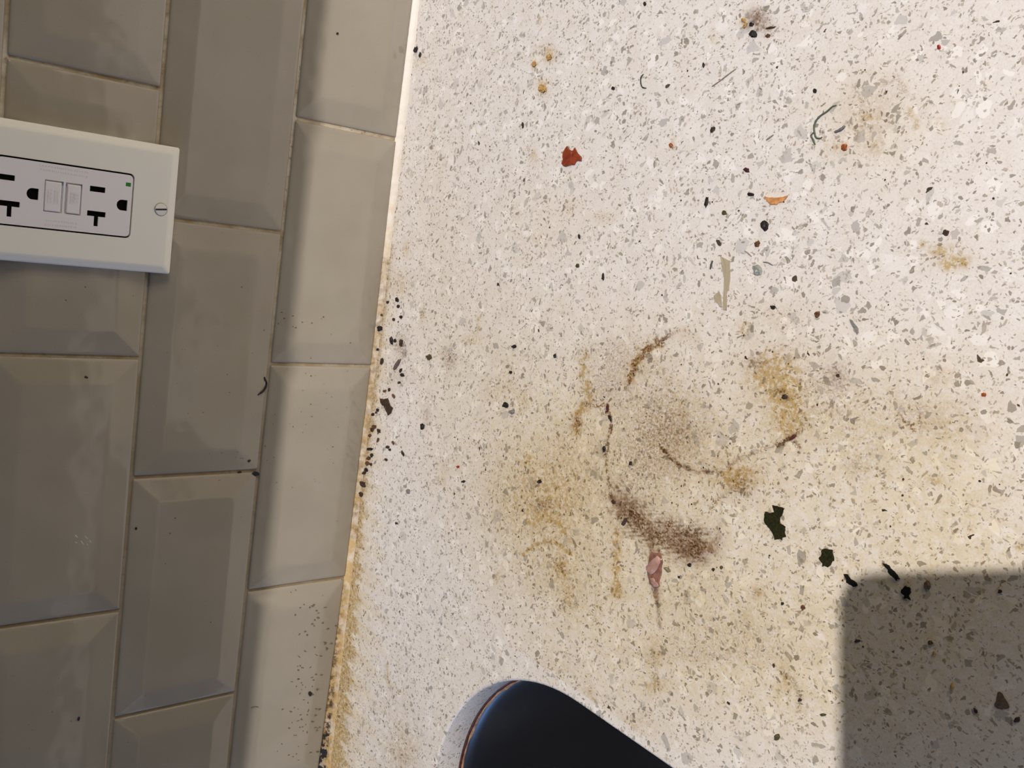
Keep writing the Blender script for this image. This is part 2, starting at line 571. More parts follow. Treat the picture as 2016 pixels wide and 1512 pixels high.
    B(1080, 1010, 95, 70, .50, AMB); B(1110, 940, 90, 70, .38, AMB); B(1100, 1130, 110, 60, .32, AMB); B(1000, 960, 70, 90, .28, AMB)
    K([(1040, 1028), (1070, 1018), (1098, 1026), (1112, 1045)], 10, .65, AMB); B(1070, 995, 18, 12, .5, BRN)
    K([(1030, 1092), (1050, 1073), (1075, 1066), (1100, 1072), (1125, 1092)], 5, .95, AMB); K([(1055, 1072), (1085, 1067)], 4, .45, BRN)
    K([(1108, 1045), (1120, 1060), (1134, 1074)], 4, .8, AMB)
    B(1102, 1120, 15, 20, .75, AMB); B(1104, 1118, 7, 9, .5, BRN); B(1122, 1180, 18, 40, .45, AMB); B(1145, 850, 60, 60, .25, AMB)
    # small ochre marks between wall and ring
    K([(943, 622), (941, 652)], 8, .65, AMB); B(930, 670, 20, 9, .65, AMB); B(887, 705, 14, 24, .45, BRN); B(1000, 745, 30, 60, .25, AMB)
    B(965, 770, 20, 20, .3, AMB); B(1030, 790, 14, 14, .4, AMB); B(1038, 905, 12, 10, .6, AMB); B(832, 620, 6, 14, .6, AMB); B(978, 1135, 8, 10, .6, AMB)
    B(875, 920, 10, 14, .35, AMB); B(870, 945, 8, 12, .5, AMB)
    # upper area
    B(1069, 172, 11, 14, 1.0, AMB); B(1052, 127, 7, 9, 1.0, AMB); B(1082, 110, 9, 14, .7, AMB); B(1062, 40, 5, 8, .7, AMB); B(1050, 308, 8, 14, .6, AMB)
    B(1074, 100, 20, 16, .3, AMB)
    B(1122, 410, 10, 16, .4, AMB); B(1190, 428, 18, 9, .45, AMB); B(1058, 472, 8, 8, .6, AMB); B(1326, 290, 7, 18, .55, AMB); B(1322, 285, 4, 4, .6, BRN)
    B(1486, 38, 20, 18, .9, PUR); B(1490, 30, 16, 12, .5, BRN); B(1468, 47, 8, 10, .7, AMB); K([(1490, 58), (1520, 56)], 8, .6, BRN); B(1505, 45, 22, 20, .35, PUR)
    B(1400, 75, 6, 14, .4, AMB)
    B(1710, 240, 70, 60, .30, AMB); B(1740, 200, 40, 50, .10, BRN); K([(1680, 170), (1695, 195), (1700, 240), (1680, 280)], 8, .35, BRN)
    K([(1792, 218), (1802, 238), (1806, 252)], 9, .75, AMB); K([(1738, 170), (1765, 150), (1790, 190)], 7, .3, BRN); B(1850, 245, 9, 14, .4, AMB)
    B(1645, 290, 24, 14, .45, AMB); B(1725, 290, 20, 12, .4, AMB); B(1712, 232, 12, 5, .8, AMB)
    B(1848, 492, 20, 9, .95, AMB); B(1868, 520, 13, 11, 1.1, AMB); B(1895, 517, 12, 11, 1.1, AMB); B(1870, 505, 44, 26, .35, AMB); B(1815, 480, 7, 8, .8, AMB)
    B(1466, 650, 14, 18, .7, AMB); B(1530, 620, 60, 26, .3, AMB)
    # right and lower right
    B(1790, 810, 110, 45, .16, BRN); K([(1768, 815), (1778, 828), (1792, 835), (1800, 850)], 6, .8, BRN); K([(1812, 800), (1812, 850)], 7, .4, BRN)
    B(1860, 840, 60, 40, .4, AMB); B(1850, 740, 30, 16, .45, AMB); B(1700, 900, 60, 40, .1, BRN); B(1840, 945, 14, 12, .7, AMB)
    B(1690, 920, 24, 20, .2, BRN); B(1650, 800, 60, 70, .1, BRN)
    K([(1908, 975), (1905, 1010), (1912, 1050)], 10, .4, AMB)
    B(2008, 1075, 12, 9, .9, AMB)
    B(1495, 1160, 10, 14, .6, AMB); B(1488, 1170, 8, 9, .5, BRN); B(1360, 1170, 60, 50, .3, AMB); B(1430, 1250, 120, 40, .18, BRN)
    B(1290, 1290, 20, 30, .5, AMB); B(1288, 1352, 20, 16, .7, AMB); K([(1285, 1285), (1292, 1345)], 12, .35, BRN)
    B(1545, 1340, 16, 40, .5, AMB); K([(1540, 1320), (1565, 1345), (1575, 1375), (1570, 1400)], 10, .5, BRN); B(1250, 1430, 36, 30, .4, AMB)
    B(1160, 1370, 14, 20, .5, AMB); B(1090, 1310, 40, 40, .25, AMB); B(1400, 1290, 160, 16, .15, BRN); B(1470, 1230, 24, 50, .3, AMB)
    # along the wall
    K([(762, 1310), (764, 1345)], 7, .8, AMB); B(796, 1490, 36, 50, .5, AMB); B(790, 1400, 30, 90, .22, AMB)
    B(790, 680, 12, 26, .5, BRN); B(800, 490, 8, 14, .7, AMB); B(790, 560, 18, 26, .5, AMB); B(828, 118, 10, 12, .4, AMB); B(778, 740, 20, 20, .35, PUR)
    B(840, 820, 7, 20, .5, PUR)
    X, Y = D.X, D.Y
    wv = np.interp(Y, [-480, -420, -340, -300, -250, -200, -120, -60, 0, 80], [26, 22, 17, 13, 9, 9, 7, 4, 2.5, 2])
    wv = wv * (1 + 0.22 * np.sin(Y * 0.31) + 0.15 * np.sin(Y * 0.83 + 1))
    am = np.interp(Y, [-480, -340, -250, -150, -60, 80], [1.1, 1.05, .95, .8, .35, .1])
    strip = am * np.clip(1.35 - (X / wv) ** 3, 0, 1)
    D.c[:, CRM] += am * np.exp(-(X / (wv * 2.2)) ** 2)
    # ragged specks where the bead has crumbled
    g = (Y < -90) & (Y > -300)
    D.c[:, BRN] += np.where(g, .55 * np.exp(-(X / 6.5) ** 2), 0)
    D.c[:] = np.clip(D.c, 0, 1.35)
    D.c[:, AMB] += strip * np.interp(Y, [-330, -250], [.95, .7])


# ------------------------------------------------------------------ worktop
def build_worktop():
    st = 0.85
    V, Fq = [], []
    pts = []

    def grid(x0, x1, y0, y1):
        nx, ny = int(round((x1 - x0) / st)), int(round((y1 - y0) / st))
        xs, ys = np.linspace(x0, x1, nx + 1), np.linspace(y0, y1, ny + 1)
        gx, gy = np.meshgrid(xs, ys)
        base = sum(len(p) for p in pts)
        pts.append(np.stack([gx.ravel(), gy.ravel(), np.zeros(gx.size)], 1))
        i = np.arange(ny)[:, None] * (nx + 1) + np.arange(nx)[None, :] + base
        i = i.ravel()
        return np.stack([i, i + 1, i + nx + 2, i + nx + 1], 1)

    fa = grid(-1.2, 460, -300, 75)
    fb = grid(-1.2, 118, -490, -300)
    quads = np.concatenate([fa, fb])
    nfine = sum(len(p) for p in pts)
    # coarse remainder with the cut-out
    bm = bmesh.new()
    outl = [(-1.2, -900), (645, -900), (645, 620), (-1.2, 620), (-1.2, 75), (460, 75), (460, -300), (118, -300), (118, -490), (-1.2, -490)]
    hole = opening(1.6)
    for L in (outl, hole):
        vs = [bm.verts.new((p[0], p[1], 0)) for p in L]
        for i in range(len(vs)): bm.edges.new((vs[i], vs[(i + 1) % len(vs)]))
    bmesh.ops.triangle_fill(bm, edges=bm.edges[:], use_beauty=True, use_dissolve=False, normal=(0, 0, 1))
    bm.verts.index_update()
    cv = [tuple(v.co) for v in bm.verts]
    cf = []
    for f in bm.faces:
        ix = [v.index for v in f.verts]
        if f.normal.z < 0: ix.reverse()
        cf.append([i + nfine for i in ix])
    bm.free()
    # sides: arris and wall of the cut-out, then the slab's outer edge
    T = 20.0
    extra = []
    n0 = nfine + len(cv)
    Lp = [[(x, y, 0.0) for x, y in opening(1.6)], [(x, y, -0.35) for x, y in opening(0.8)], [(x, y, -1.3) for x, y in opening(0.1)], [(x, y, -T) for x, y in opening(0)]]
    n = len(Lp[0])
    for l in Lp: extra += l
    for k in range(3):
        for i in range(n):
            j = (i + 1) % n
            cf.append([n0 + k * n + i, n0 + (k + 1) * n + i, n0 + (k + 1) * n + j, n0 + k * n + j])
    n1 = n0 + len(extra)
    rect = [(-1.2, -900), (645, -900), (645, 620), (-1.2, 620)]
    extra += [(x, y, 0) for x, y in rect] + [(x, y, -T) for x, y in rect]
    for i in range(4):
        j = (i + 1) % 4
        cf.append([n1 + i, n1 + 4 + i, n1 + 4 + j, n1 + j])
    bm = bmesh.new()
    for L in (rect, opening(0)):
        vs = [bm.verts.new((p[0], p[1], -T)) for p in L]
        for i in range(len(vs)): bm.edges.new((vs[i], vs[(i + 1) % len(vs)]))
    bmesh.ops.triangle_fill(bm, edges=bm.edges[:], use_beauty=True, use_dissolve=False, normal=(0, 0, -1))
    bm.verts.index_update()
    n2 = n0 + len(extra)
    extra += [tuple(v.co) for v in bm.verts]
    for f in bm.faces: cf.append([v.index + n2 for v in f.verts])
    bm.free()
    allv = np.concatenate(pts + [np.array(cv), np.array(extra)]) * MM
    me = bpy.data.meshes.new('countertop')
    nq, nf = len(quads), len(cf)
    sizes = np.concatenate([np.full(nq, 4), np.array([len(f) for f in cf])])
    idx = np.concatenate([quads.ravel(), np.concatenate([np.array(f) for f in cf])])
    me.vertices.add(len(allv)); me.vertices.foreach_set('co', allv.ravel())
    me.loops.add(len(idx)); me.loops.foreach_set('vertex_index', idx.astype(np.int32))
    me.polygons.add(nq + nf)
    me.polygons.foreach_set('loop_start', np.concatenate([[0], np.cumsum(sizes)[:-1]]).astype(np.int32))
    me.update(calc_edges=True); me.validate()
    D = Dirt(allv[:, 0] / MM, allv[:, 1] / MM)
    paint(D)
    D.c[nfine:][:, :3] = 0
    D.c[nfine:][:, 3] = 0.25
    at = me.attributes.new('stain', 'FLOAT_COLOR', 'POINT')
    at.data.foreach_set('color', D.c.ravel().astype(np.float32))
    return me


top = link('countertop', build_worktop(), M_quartz)
tag(top, 'stained white quartz worktop with grey chips running along the tiled wall', 'countertop')

# ------------------------------------------------------------------ caulk between wall and worktop
def build_caulk():
    ys = np.arange(-600, 400, 1.6)
    V, Fc, A = [], [], []
    K = 9
    for y in ys:
        n = noise.noise(Vector((y * 0.09, 1.3, 0))); n2 = noise.noise(Vector((y * 0.35, 7.1, 0)))
        wx = float(np.interp(y, [-480, -420, -330, -250, -100, 60], [7.5, 6.0, 4.5, 4.0, 4.2, 3.6])) * (1 + .22 * n + .16 * n2)
        hz = row_bottom(y) + 1.1 + 0.35 * n2
        if y < -360: hz -= 0.6
        am = float(np.interp(y, [-480, -340, -260, -180, -90, -20, 80], [1.0, 1.0, .85, .75, .55, .22, .05]))
        for k in range(K):
            s = k / (K - 1)
            # concave section from the tile edge down to the slab
            x = -0.9 + (wx + 0.9) * s
            z = hz * (1 - s) ** 1.9 + 0.12
            if k == 0: x = -1.25
            if k == K - 1: z = -0.15
            br = 0.0; bk = 0.0
            if y < -335: br = float(np.interp(y, [-480, -400, -335], [1.2, 1.1, .4])) * max(0, 1 - s * 1.05)
            if y < -415 and .15 < s < .5: bk = float(np.interp(y, [-480, -415], [1.1, .4]))
            if -300 < y < -100: br = .35 + .55 * max(0, n2)
            if y < -452 and s < .5: bk = 1.6
            V.append((x, y, z)); A.append((am, br, bk, 1))
    n = len(ys)
    for i in range(n - 1):
        for k in range(K - 1):
            a = i * K + k
            Fc.append((a, a + K, a + K + 1, a + 1))
    me = mesh('caulk_bead', V, Fc)
    at = me.attributes.new('grime', 'FLOAT_COLOR', 'POINT')
    at.data.foreach_set('color', np.array(A, dtype=np.float32).ravel())
    fix(me)
    return me


ck = link('caulk_bead', build_caulk(), M_caulk, smooth=True)
tag(ck, 'yellowed crumbling caulk bead in the corner between tiles and worktop', 'caulk')

# ------------------------------------------------------------------ sink
sink = empty('sink', (0.34, -0.58, -0.24))
tag(sink, 'dark undermount sink with rounded corner below the worktop cut-out', 'sink')
off = Vector(sink.location)


def sink_part(name, loops, mat, cap=False, smooth=True):
    V, Fc = rings(loops, cap)
    me = mesh(name, V, Fc)
    fix(me)
    o = link(name, me, mat, sink, smooth)
    o.location = -off
    return o


prof = [(9, -20.6), (-0.2, -20.6), (-1.2, -21.2), (-2.6, -23), (-4.0, -27), (-5.2, -34), (-7, -60), (-10, -150), (-14, -200), (-24, -222), (-44, -232)]
sink_part('basin', [[(x, y, z) for x, y in opening(o_)] for o_, z in prof], M_sink, True)


def wavy(o_, z, a):
    return [(x + a * noise.noise(Vector((x * .12, y * .12, z))), y + a * noise.noise(Vector((x * .12, y * .12, z + 9))), z) for x, y in opening(o_, 80)]


sink_part('sealant_line', [wavy(-0.3, -20.15, 0), wavy(-0.6, -20.2, .2), wavy(-1.5, -20.45, .9), wavy(-1.8, -21.5, .9)], M_silicone)
sink_part('grime_line', [wavy(-0.12, -18.6, 0), wavy(-0.6, -18.9, .4), wavy(-0.9, -19.6, .5), wavy(-0.9, -20.3, .4)], M_sealdark)
dr = [(340 + 42 * math.cos(a), -583 + 42 * math.sin(a)) for a in np.linspace(0, 2 * math.pi, 33)[:-1]]
sc = lambda k, z: [(340 + (x - 340) * k, -583 + (y + 583) * k, z) for x, y in dr]
sink_part('drain', [sc(1, -231.8), sc(1, -229.5), sc(.8, -229.5), sc(.7, -231.5)], simple('steel', (.5, .5, .5), .25, metallic=1.0), True)

# ------------------------------------------------------------------ outlet on the wall
out = empty('wall_outlet', (0.0024, -0.0873, 0.2035))
tag(out, 'white rectangular cover plate with duplex outlet on the grey-beige tiles', 'outlet')
oo = Vector(out.location)


def out_part(name, me, mat, parent=out, smooth=False):
    o = link(name, me, mat, parent, smooth)
    if parent is out: o.location = -oo
    return o


PY0, PY1, PZ0, PZ1 = -122.9, -51.6, 146.4, 260.6
DY0, DY1, DZ0, DZ1 = -104.0, -70.6, 171.2, 237.2


def plate_mesh():
    L = []
    for ins, x, r in ((0, 2.6, 1.2), (0, 5.6, 1.2), (0.25, 6.4, 1.3), (0.8, 6.9, 1.4), (3.4, 8.0, 1.6), (4.4, 8.3, 1.6), (5.4, 8.35, 1.6)):
        L.append([(x, y, z) for y, z in rounded(PY0 + ins, PY1 - ins, PZ0 + ins, PZ1 - ins, r, 4)])
    inner = rounded(DY0 - .95, DY1 + .95, DZ0 - .95, DZ1 + .95, 2.8, 4)
    L.append([(8.35, y, z) for y, z in inner])
    inner2 = rounded(DY0 - .85, DY1 + .85, DZ0 - .85, DZ1 + .85, 2.5, 4)
    L.append([(8.0, y, z) for y, z in inner2])
    L.append([(3.0, y, z) for y, z in inner2])
    V, Fc = rings(L, False)
    return fix(mesh('cover_plate', V, Fc))


out_part('cover_plate', plate_mesh(), M_plate)
V, Fc = rings([[(3.3, y, z) for y, z in rounded(DY0 - 2, DY1 + 2, DZ0 - 2, DZ1 + 2, 2, 2)], [(5.9, y, z) for y, z in rounded(DY0 - .83, DY1 + .83, DZ0 - .83, DZ1 + .83, 2.4, 2)]], True, True)
out_part('gap_shade_backing', fix(mesh('gap_shade_backing', V, Fc)), M_slot)  # black backing puts the shade into the gap round the receptacle


def rect(y0, y1, z0, z1):
    return [(y0, z0), (y1, z0), (y1, z1), (y0, z1)]


# socket holes: (y, z) outlines, "up the wall" is +z
def tee(zc):
    return [(-92.2, zc - 4.7), (-92.2, zc + 4.7), (-95.0, zc + 4.7), (-95.0, zc + 1.1), (-100.2, zc + 1.1), (-100.2, zc - 1.1), (-95.0, zc - 1.1), (-95.0, zc - 4.7)]


def ground(zc):
    pts = [(-84.3, zc - 2.6), (-84.3, zc + .2)]
    for i in range(9):
        a = math.pi * i / 8
        pts.append((-87.2 + 2.9 * math.cos(a), zc + .4 + 2.6 * math.sin(a)))
    pts += [(-90.1, zc + .2), (-90.1, zc - 2.6)]
    return pts


SL = [rect(-82.0, -79.1, 185.2, 193.0), rect(-82.0, -79.2, 229.0, 236.6)]
TT = [tee(188.9), tee(230.8)]
GG = [ground(175.9), ground(220.3)]
BT = [rect(-95.4, -79.0, 206.0, 215.0), rect(-95.5, -79.1, 196.8, 205.0)]
LED = [rect(-76.8, -74.7, 172.2, 174.9)]
face = holed_face(rounded(DY0, DY1, DZ0, DZ1, 2.2, 4), SL + TT + GG + BT + LED, 8.7, 1.6, 2.7)
dev = out_part('receptacle', bm_mesh('receptacle', face), M_device)
for k, L in enumerate(SL + TT + GG):
    V, Fc = rings([[(7.11, y, z) for y, z in L], [(7.6, y, z) for y, z in L]], True)
    nm = ['slot', 'slot', 'slot', 'slot', 'ground_hole', 'ground_hole'][k]
    o = out_part(nm, fix(mesh(nm, V, Fc)), M_slot, dev)  # black insert, the hole's inner shade put into colour
for k, L in enumerate(BT):
    ys, zs = [p[0] for p in L], [p[1] for p in L]
    y0, y1, z0, z1 = min(ys), max(ys), min(zs), max(zs)
    g = (.50, .30) if k else (.55, .12)      # the gap is wider on the side between the buttons
    if k == 0: z0 += .95; z1 -= .25; y1 -= .75; y0 += .4
    else: z1 -= .95; z0 += .7; y1 -= .8; y0 += .65
    lp = []
    for ins, x in ((0, 7.2), (0, 8.7), (.15, 8.95), (.5, 9.05)):
        lp.append([(x, y, z) for y, z in rounded(y0 + ins, y1 - ins, z0 + ins, z1 - ins, .35, 2)])
    V, Fc = rings(lp, True)
    bt = out_part(['test_button', 'reset_button'][k], fix(mesh('button', V, Fc)), M_device, dev)
    bt['label'] = ['wider push button of the outlet', 'narrower push button of the outlet'][k]
    # raised lettering, too faint to read
    V, Fc = [], []
    zc = (z0 + z1) / 2
    rows_ = [zc + 1.7, zc - 1.5] if k == 0 else [zc + .9, zc - 1.1]
    for zr in rows_:
        y = y1 - 4.2
        for _ in range(8 if k == 0 else 6):
            wd = random.uniform(.55, .85)
            for (a, b, c_, d) in ((0, wd, .75, .9), (0, .14, -.9, .9)) + (((0, wd, -.9, -.75),) if random.random() < .6 else ((wd - .14, wd, -.9, .9),)):
                n = len(V)
                V += [(9.04, y - a, zr + c_), (9.04, y - b, zr + c_), (9.04, y - b, zr + d), (9.04, y - a, zr + d),
                      (9.14, y - a, zr + c_), (9.14, y - b, zr + c_), (9.14, y - b, zr + d), (9.14, y - a, zr + d)]
                Fc += [tuple(n + q for q in f) for f in ((4, 5, 6, 7), (0, 1, 5, 4), (1, 2, 6, 5), (2, 3, 7, 6), (3, 0, 4, 7))]
            y -= wd + .25
    le = out_part('raised_lettering', fix(mesh('raised_lettering', V, Fc)), M_device, dev)
    le['kind'] = 'stuff'
# faint raised rows beside the buttons, coloured darker than the receptacle
V, Fc = [], []
for (px0, py0, px1, py1, hh) in ((78, 325, 172, 340, .50), (80, 333, 173, 349, .55), (90, 434, 150, 440, .5), (88, 442, 152, 448, .55)):
    a, b = on_wall(px0, py0, 8.7), on_wall(px1, py1, 8.7)
    z = a.z
    while z > b.z:
        wd = random.uniform(.35, .75)
        y = a.y + (b.y - a.y) * (a.z - z) / (a.z - b.z)
        n = len(V)
        h = hh * random.uniform(.6, 1)
        V += [(8.705, y - h, z), (8.705, y - h, z - wd), (8.705, y + h, z - wd), (8.705, y + h, z),
              (8.76, y - h, z), (8.76, y - h, z - wd), (8.76, y + h, z - wd), (8.76, y + h, z)]
        Fc += [tuple(n + q for q in f) for f in ((4, 5, 6, 7), (0, 1, 5, 4), (1, 2, 6, 5), (2, 3, 7, 6), (3, 0, 4, 7))]
        z -= wd + random.uniform(.35, .9)
le = out_part('raised_lettering', fix(mesh('raised_lettering', V, Fc)), simple('lettering_tone', (.68, .645, .65), .5), dev)
le['kind'] = 'stuff'
V, Fc = rings([[(7.2, y, z) for y, z in LED[0]], [(8.6, y, z) for y, z in LED[0]]], True)
o = out_part('indicator_light', fix(mesh('indicator_light', V, Fc)), M_led, dev)
o['label'] = 'small square green indicator light'
for k, zc in enumerate((155.0, 252.0)):
    R = 3.3
    a0 = math.radians(97)
    circ = [(-86.9 + R * math.cos(t_), zc + R * math.sin(t_)) for t_ in np.linspace(0, 2 * math.pi, 29)[:-1]]
    d = Vector((math.cos(a0), math.sin(a0))); nrm = Vector((-d.y, d.x))
    slot = [(-86.9 + (d * sx * 3.15 + nrm * sy * .5).x, zc + (d * sx * 3.15 + nrm * sy * .5).y) for sx, sy in ((-1, -1), (1, -1), (1, 1), (-1, 1))]
    bm = holed_face(circ, [slot], 9.05, .7, .7)
    for v in bm.verts:
        rr = math.hypot(v.co.y + 86.9, v.co.z - zc)
        if v.co.x > 9 and rr > 3.2: v.co.x -= .35
    sco = out_part('screw', bm_mesh('screw', bm), M_screw)
    V, Fc = rings([[(8.36, -86.9 + q * math.cos(t_), zc + q * math.sin(t_)) for t_ in np.linspace(0, 2 * math.pi, 29)[:-1]] for q in (3.75, 3.65)] +
                  [[(8.42, -86.9 + 3.3 * math.cos(t_), zc + 3.3 * math.sin(t_)) for t_ in np.linspace(0, 2 * math.pi, 29)[:-1]]], False)
    out_part('screw_shade_ring', fix(mesh('screw_shade_ring', V, Fc)), simple('rim_shade', (.40, .37, .31), .5), sco)  # darker ring colours in the shade round the screw head
    V, Fc = rings([[(8.36, y, z) for y, z in slot], [(8.5, y, z) for y, z in slot]], True)
    s2 = out_part('screw_slot', fix(mesh('screw_slot', V, Fc)), simple('slot_dark', (.04, .04, .05), .5), sco)  # dark floor laid in the screw slot

# ------------------------------------------------------------------ out of frame: wall cabinet and the phone that takes the picture
cab = empty('wall_cabinet', (0.15, -0.14, 0.486))
tag(cab, 'wooden wall cabinet hanging above the worktop and outlet', 'cabinet')


def cab_box(name, x0, x1, y0, y1, z0, z1, mat=M_cabinet, parent=cab, bev=1.5):
    bm = bmesh.new()
    bmesh.ops.create_cube(bm, size=1)
    for v in bm.verts:
        v.co = Vector(((x0 + x1) / 2 + v.co.x * (x1 - x0), (y0 + y1) / 2 + v.co.y * (y1 - y0), (z0 + z1) / 2 + v.co.z * (z1 - z0)))
    bmesh.ops.bevel(bm, geom=bm.edges[:], offset=bev, segments=1, affect='EDGES')
    o = link(name, bm_mesh(name, bm), mat, parent)
    if parent is cab: o.location = -Vector(cab.location)
    return o


cab_box('cabinet_body', 3.2, 281, -890, 610, 486, 1160)
for k in range(4):
    y0 = -888 + k * 374.5
    d = cab_box('cabinet_door', 282, 300, y0, y0 + 371, 487, 1158)
    h = cab_box('door_handle', 301, 312, y0 + (330 if k % 2 == 0 else 30), y0 + (342 if k % 2 == 0 else 42), 520, 650, M_screw, d)

ph = empty('smartphone', EYE)
tag(ph, 'black smartphone held above the worktop in landscape, camera facing down', 'phone')
Rm = Matrix((RIGHT, UP, BACK)).transposed()
ph.rotation_euler = Rm.to_euler()
bpy.context.view_layer.update()
x0, x1, y0, y1 = -18.0, 139.0, -63.0, 15.0
lp = []
for ins, z in ((1.0, 3.2), (0, 4.2), (0, 10.2), (1.0, 11.2)):
    lp.append([(x, y, z) for x, y in rounded(x0 + ins, x1 - ins, y0 + ins, y1 - ins, 11 - ins, 6)])
V, Fc = rings(lp, True, True)
link('phone_body', fix(mesh('phone_body', V, Fc)), M_phone, ph)
lp = [[(x, y, z) for x, y in rounded(x0 + 2, x1 - 2, y0 + 2, y1 - 2, 9, 6)] for z in (11.2, 11.4)]
V, Fc = rings(lp, True, True)
link('phone_screen', fix(mesh('phone_screen', V, Fc)), M_glass, ph)
for lx, ly in ((0, 0), (0, -22)):
    c = [[(lx + r * math.cos(a), ly + r * math.sin(a), z) for a in np.linspace(0, 2 * math.pi, 25)[:-1]] for r, z in ((8, 3.3), (8, 1.2), (6.5, .8), (6.2, 1.6))]
    V, Fc = rings(c, True)
    link('camera_lens', fix(mesh('camera_lens', V, Fc)), M_glass, ph)


# ------------------------------------------------------------------ loose bits
def place(o, loc):
    """keep the mesh where it was modelled but give the object its own base point"""
    loc = Vector(loc) * MM
    o.data.transform(Matrix.Translation(-loc))
    o.location = loc


def flake(name, label, cat, outline, mat, thick=0.5, curl=0.4, group=None, seed=0, z=0.0, smooth=False, rag=False):
    """thin ragged flake lying on the slab; outline measured in the photo"""
    P = [on_counter(*p) for p in outline]
    # ragged: subdivide each side once with a little noise
    if rag:
        P2 = []
        for i, p in enumerate(P):
            q = P[(i + 1) % len(P)]
            l = (q - p).length
            for f in (0, .5):
                m = p.lerp(q, f)
                P2.append(m + Vector((noise.noise(m * 2.9 + Vector((seed, 4, 0))), noise.noise(m * 2.9 + Vector((9, seed, 5))), 0)) * l * .35)
        P = P2
    Q = []
    for i, p in enumerate(P):
        q = P[(i + 1) % len(P)]
        Q.append(p)
        m = (p + q) / 2
        l = (q - p).length
        Q.append(m + Vector((noise.noise(m * 1.7 + Vector((seed, 0, 0))), noise.noise(m * 1.7 + Vector((0, seed, 5))), 0)) * l * .2)
    c = sum(Q, Vector()) / len(Q)
    R = max((q - c).length for q in Q)
    def zz(p, k):
        return z + 0.05 + k * thick + curl * ((p - c).length / R) ** 2 * (0.35 + abs(noise.noise(p * .8 + Vector((seed, 3, 1)))))
    loops = []
    n = len(Q)
    bot = [Vector((q.x, q.y, zz(q, 0))) for q in Q]
    t0 = [Vector((q.x, q.y, zz(q, .8))) for q in Q]
    t1 = [c + (q - c) * .86 for q in Q]; t1 = [Vector((q.x, q.y, zz(q, 1) + .12 * thick * noise.noise(q * 2))) for q in t1]
    t2 = [c + (q - c) * .45 for q in Q]; t2 = [Vector((q.x, q.y, zz(q, 1) + .5 * thick * noise.noise(q * 2.3))) for q in t2]
    loops = [[tuple(v) for v in l] for l in (bot, t0, t1, t2)]
    V, Fc = rings(loops, False)
    V.append((c.x, c.y, zz(c, 1)))
    k = len(V) - 1
    for i in range(n): Fc.append((3 * n + i, 3 * n + (i + 1) % n, k))
    V.append((c.x, c.y, zz(c, 0))); k = len(V) - 1
    for i in range(n): Fc.append(((i + 1) % n, i, k))
    o = link(name, fix(mesh(name, V, Fc)), mat, smooth=smooth)
    place(o, (c.x, c.y, 0))
    return tag(o, label, cat, group)


def crumb(label, px, py, w_, h_, mat, ang=0, name='crumb', cat='crumb', group=None, tall=.55, seed=None, wall_=False, ch=None):
    """lumpy grain; w_, h_ measured in photo px"""
    seed = seed if seed is not None else px * .37 + py * .11
    ca, sa = math.cos(math.radians(ang)), math.sin(math.radians(ang))
    if wall_:
        g0 = on_wall(px, py); hx = tile_height(g0.y, g0.z)
        c = on_wall(px, py, hx)
        a = on_wall(px + w_ / 2 * ca, py + w_ / 2 * sa, hx) - c; b = on_wall(px - h_ / 2 * sa, py + h_ / 2 * ca, hx) - c
        nr = Vector((1, 0, 0))
    else:
        c = on_counter(px, py)
        a = on_counter(px + w_ / 2 * ca, py + w_ / 2 * sa) - c; b = on_counter(px - h_ / 2 * sa, py + h_ / 2 * ca) - c
        nr = Vector((0, 0, 1))
    if wall_: ht = min(a.length, b.length) * .35
    else:
        ht = min(a.length, b.length) * tall
        c = c + b * 0.0
    bm = bmesh.new()
    bmesh.ops.create_icosphere(bm, subdivisions=2, radius=1)
    for v in bm.verts:
        p = v.co.copy()
        k = 1 + .5 * noise.noise(p * 1.6 + Vector((seed, 0, seed * .3))) + .30 * noise.noise(p * 3.2 + Vector((0, seed, 0)))
        q = c + a * p.x * k + b * p.y * k + nr * ht * (max(p.z, -.8) + .8) * k * .8
        v.co = q
    o = link(name, bm_mesh(name, bm), mat, smooth=False)
    place(o, c)
    return tag(o, label, cat, group)


def tube(name, label, cat, pts, r, mat, z=None, branches=(), on=on_counter, taper=True, parent=None):
    V, Fc = [], []
    for path in [pts] + list(branches):
        P = [on(*p) for p in path]
        # Catmull-Rom smoothing
        Q = []
        for i in range(len(P) - 1):
            p0, p1, p2, p3 = P[max(i - 1, 0)], P[i], P[i + 1], P[min(i + 2, len(P) - 1)]
            for s in np.linspace(0, 1, 6)[:-1]:
                Q.append(0.5 * ((2 * p1) + (p2 - p0) * s + (2 * p0 - 5 * p1 + 4 * p2 - p3) * s * s + (3 * p1 - p0 - 3 * p2 + p3) * s ** 3))
        Q.append(P[-1])
        nr = Vector((0, 0, 1)) if on is on_counter else Vector((1, 0, 0))
        n0 = len(V); m = 7
        for i, q in enumerate(Q):
            d = (Q[min(i + 1, len(Q) - 1)] - Q[max(i - 1, 0)]).normalized()
            s = d.cross(nr).normalized()
            rr = r * (1 - .45 * abs(2 * i / (len(Q) - 1) - 1) ** 3) if taper else r
            rr *= 1 + .25 * noise.noise(q * .9)
            for k in range(m):
                a = 2 * math.pi * k / m
                V.append(tuple(q + nr * (rr * .85 + .03) + s * rr * math.cos(a) + nr * rr * .85 * math.sin(a)))
        for i in range(len(Q) - 1):
            for k in range(m):
                a, b = n0 + i * m + k, n0 + i * m + (k + 1) % m
                Fc.append((a, b, b + m, a + m))
        Fc.append(tuple(n0 + k for k in range(m))[::-1]); Fc.append(tuple(n0 + (len(Q) - 1) * m + k for k in range(m)))
    o = link(name, fix(mesh(name, V, Fc)), mat, smooth=True)
    c = on(*pts[len(pts) // 2])
    place(o, c)
    return tag(o, label, cat)


def crop(scale, ox, oy, pts):
    return [(ox + x / scale, oy + y / scale) for x, y in pts]


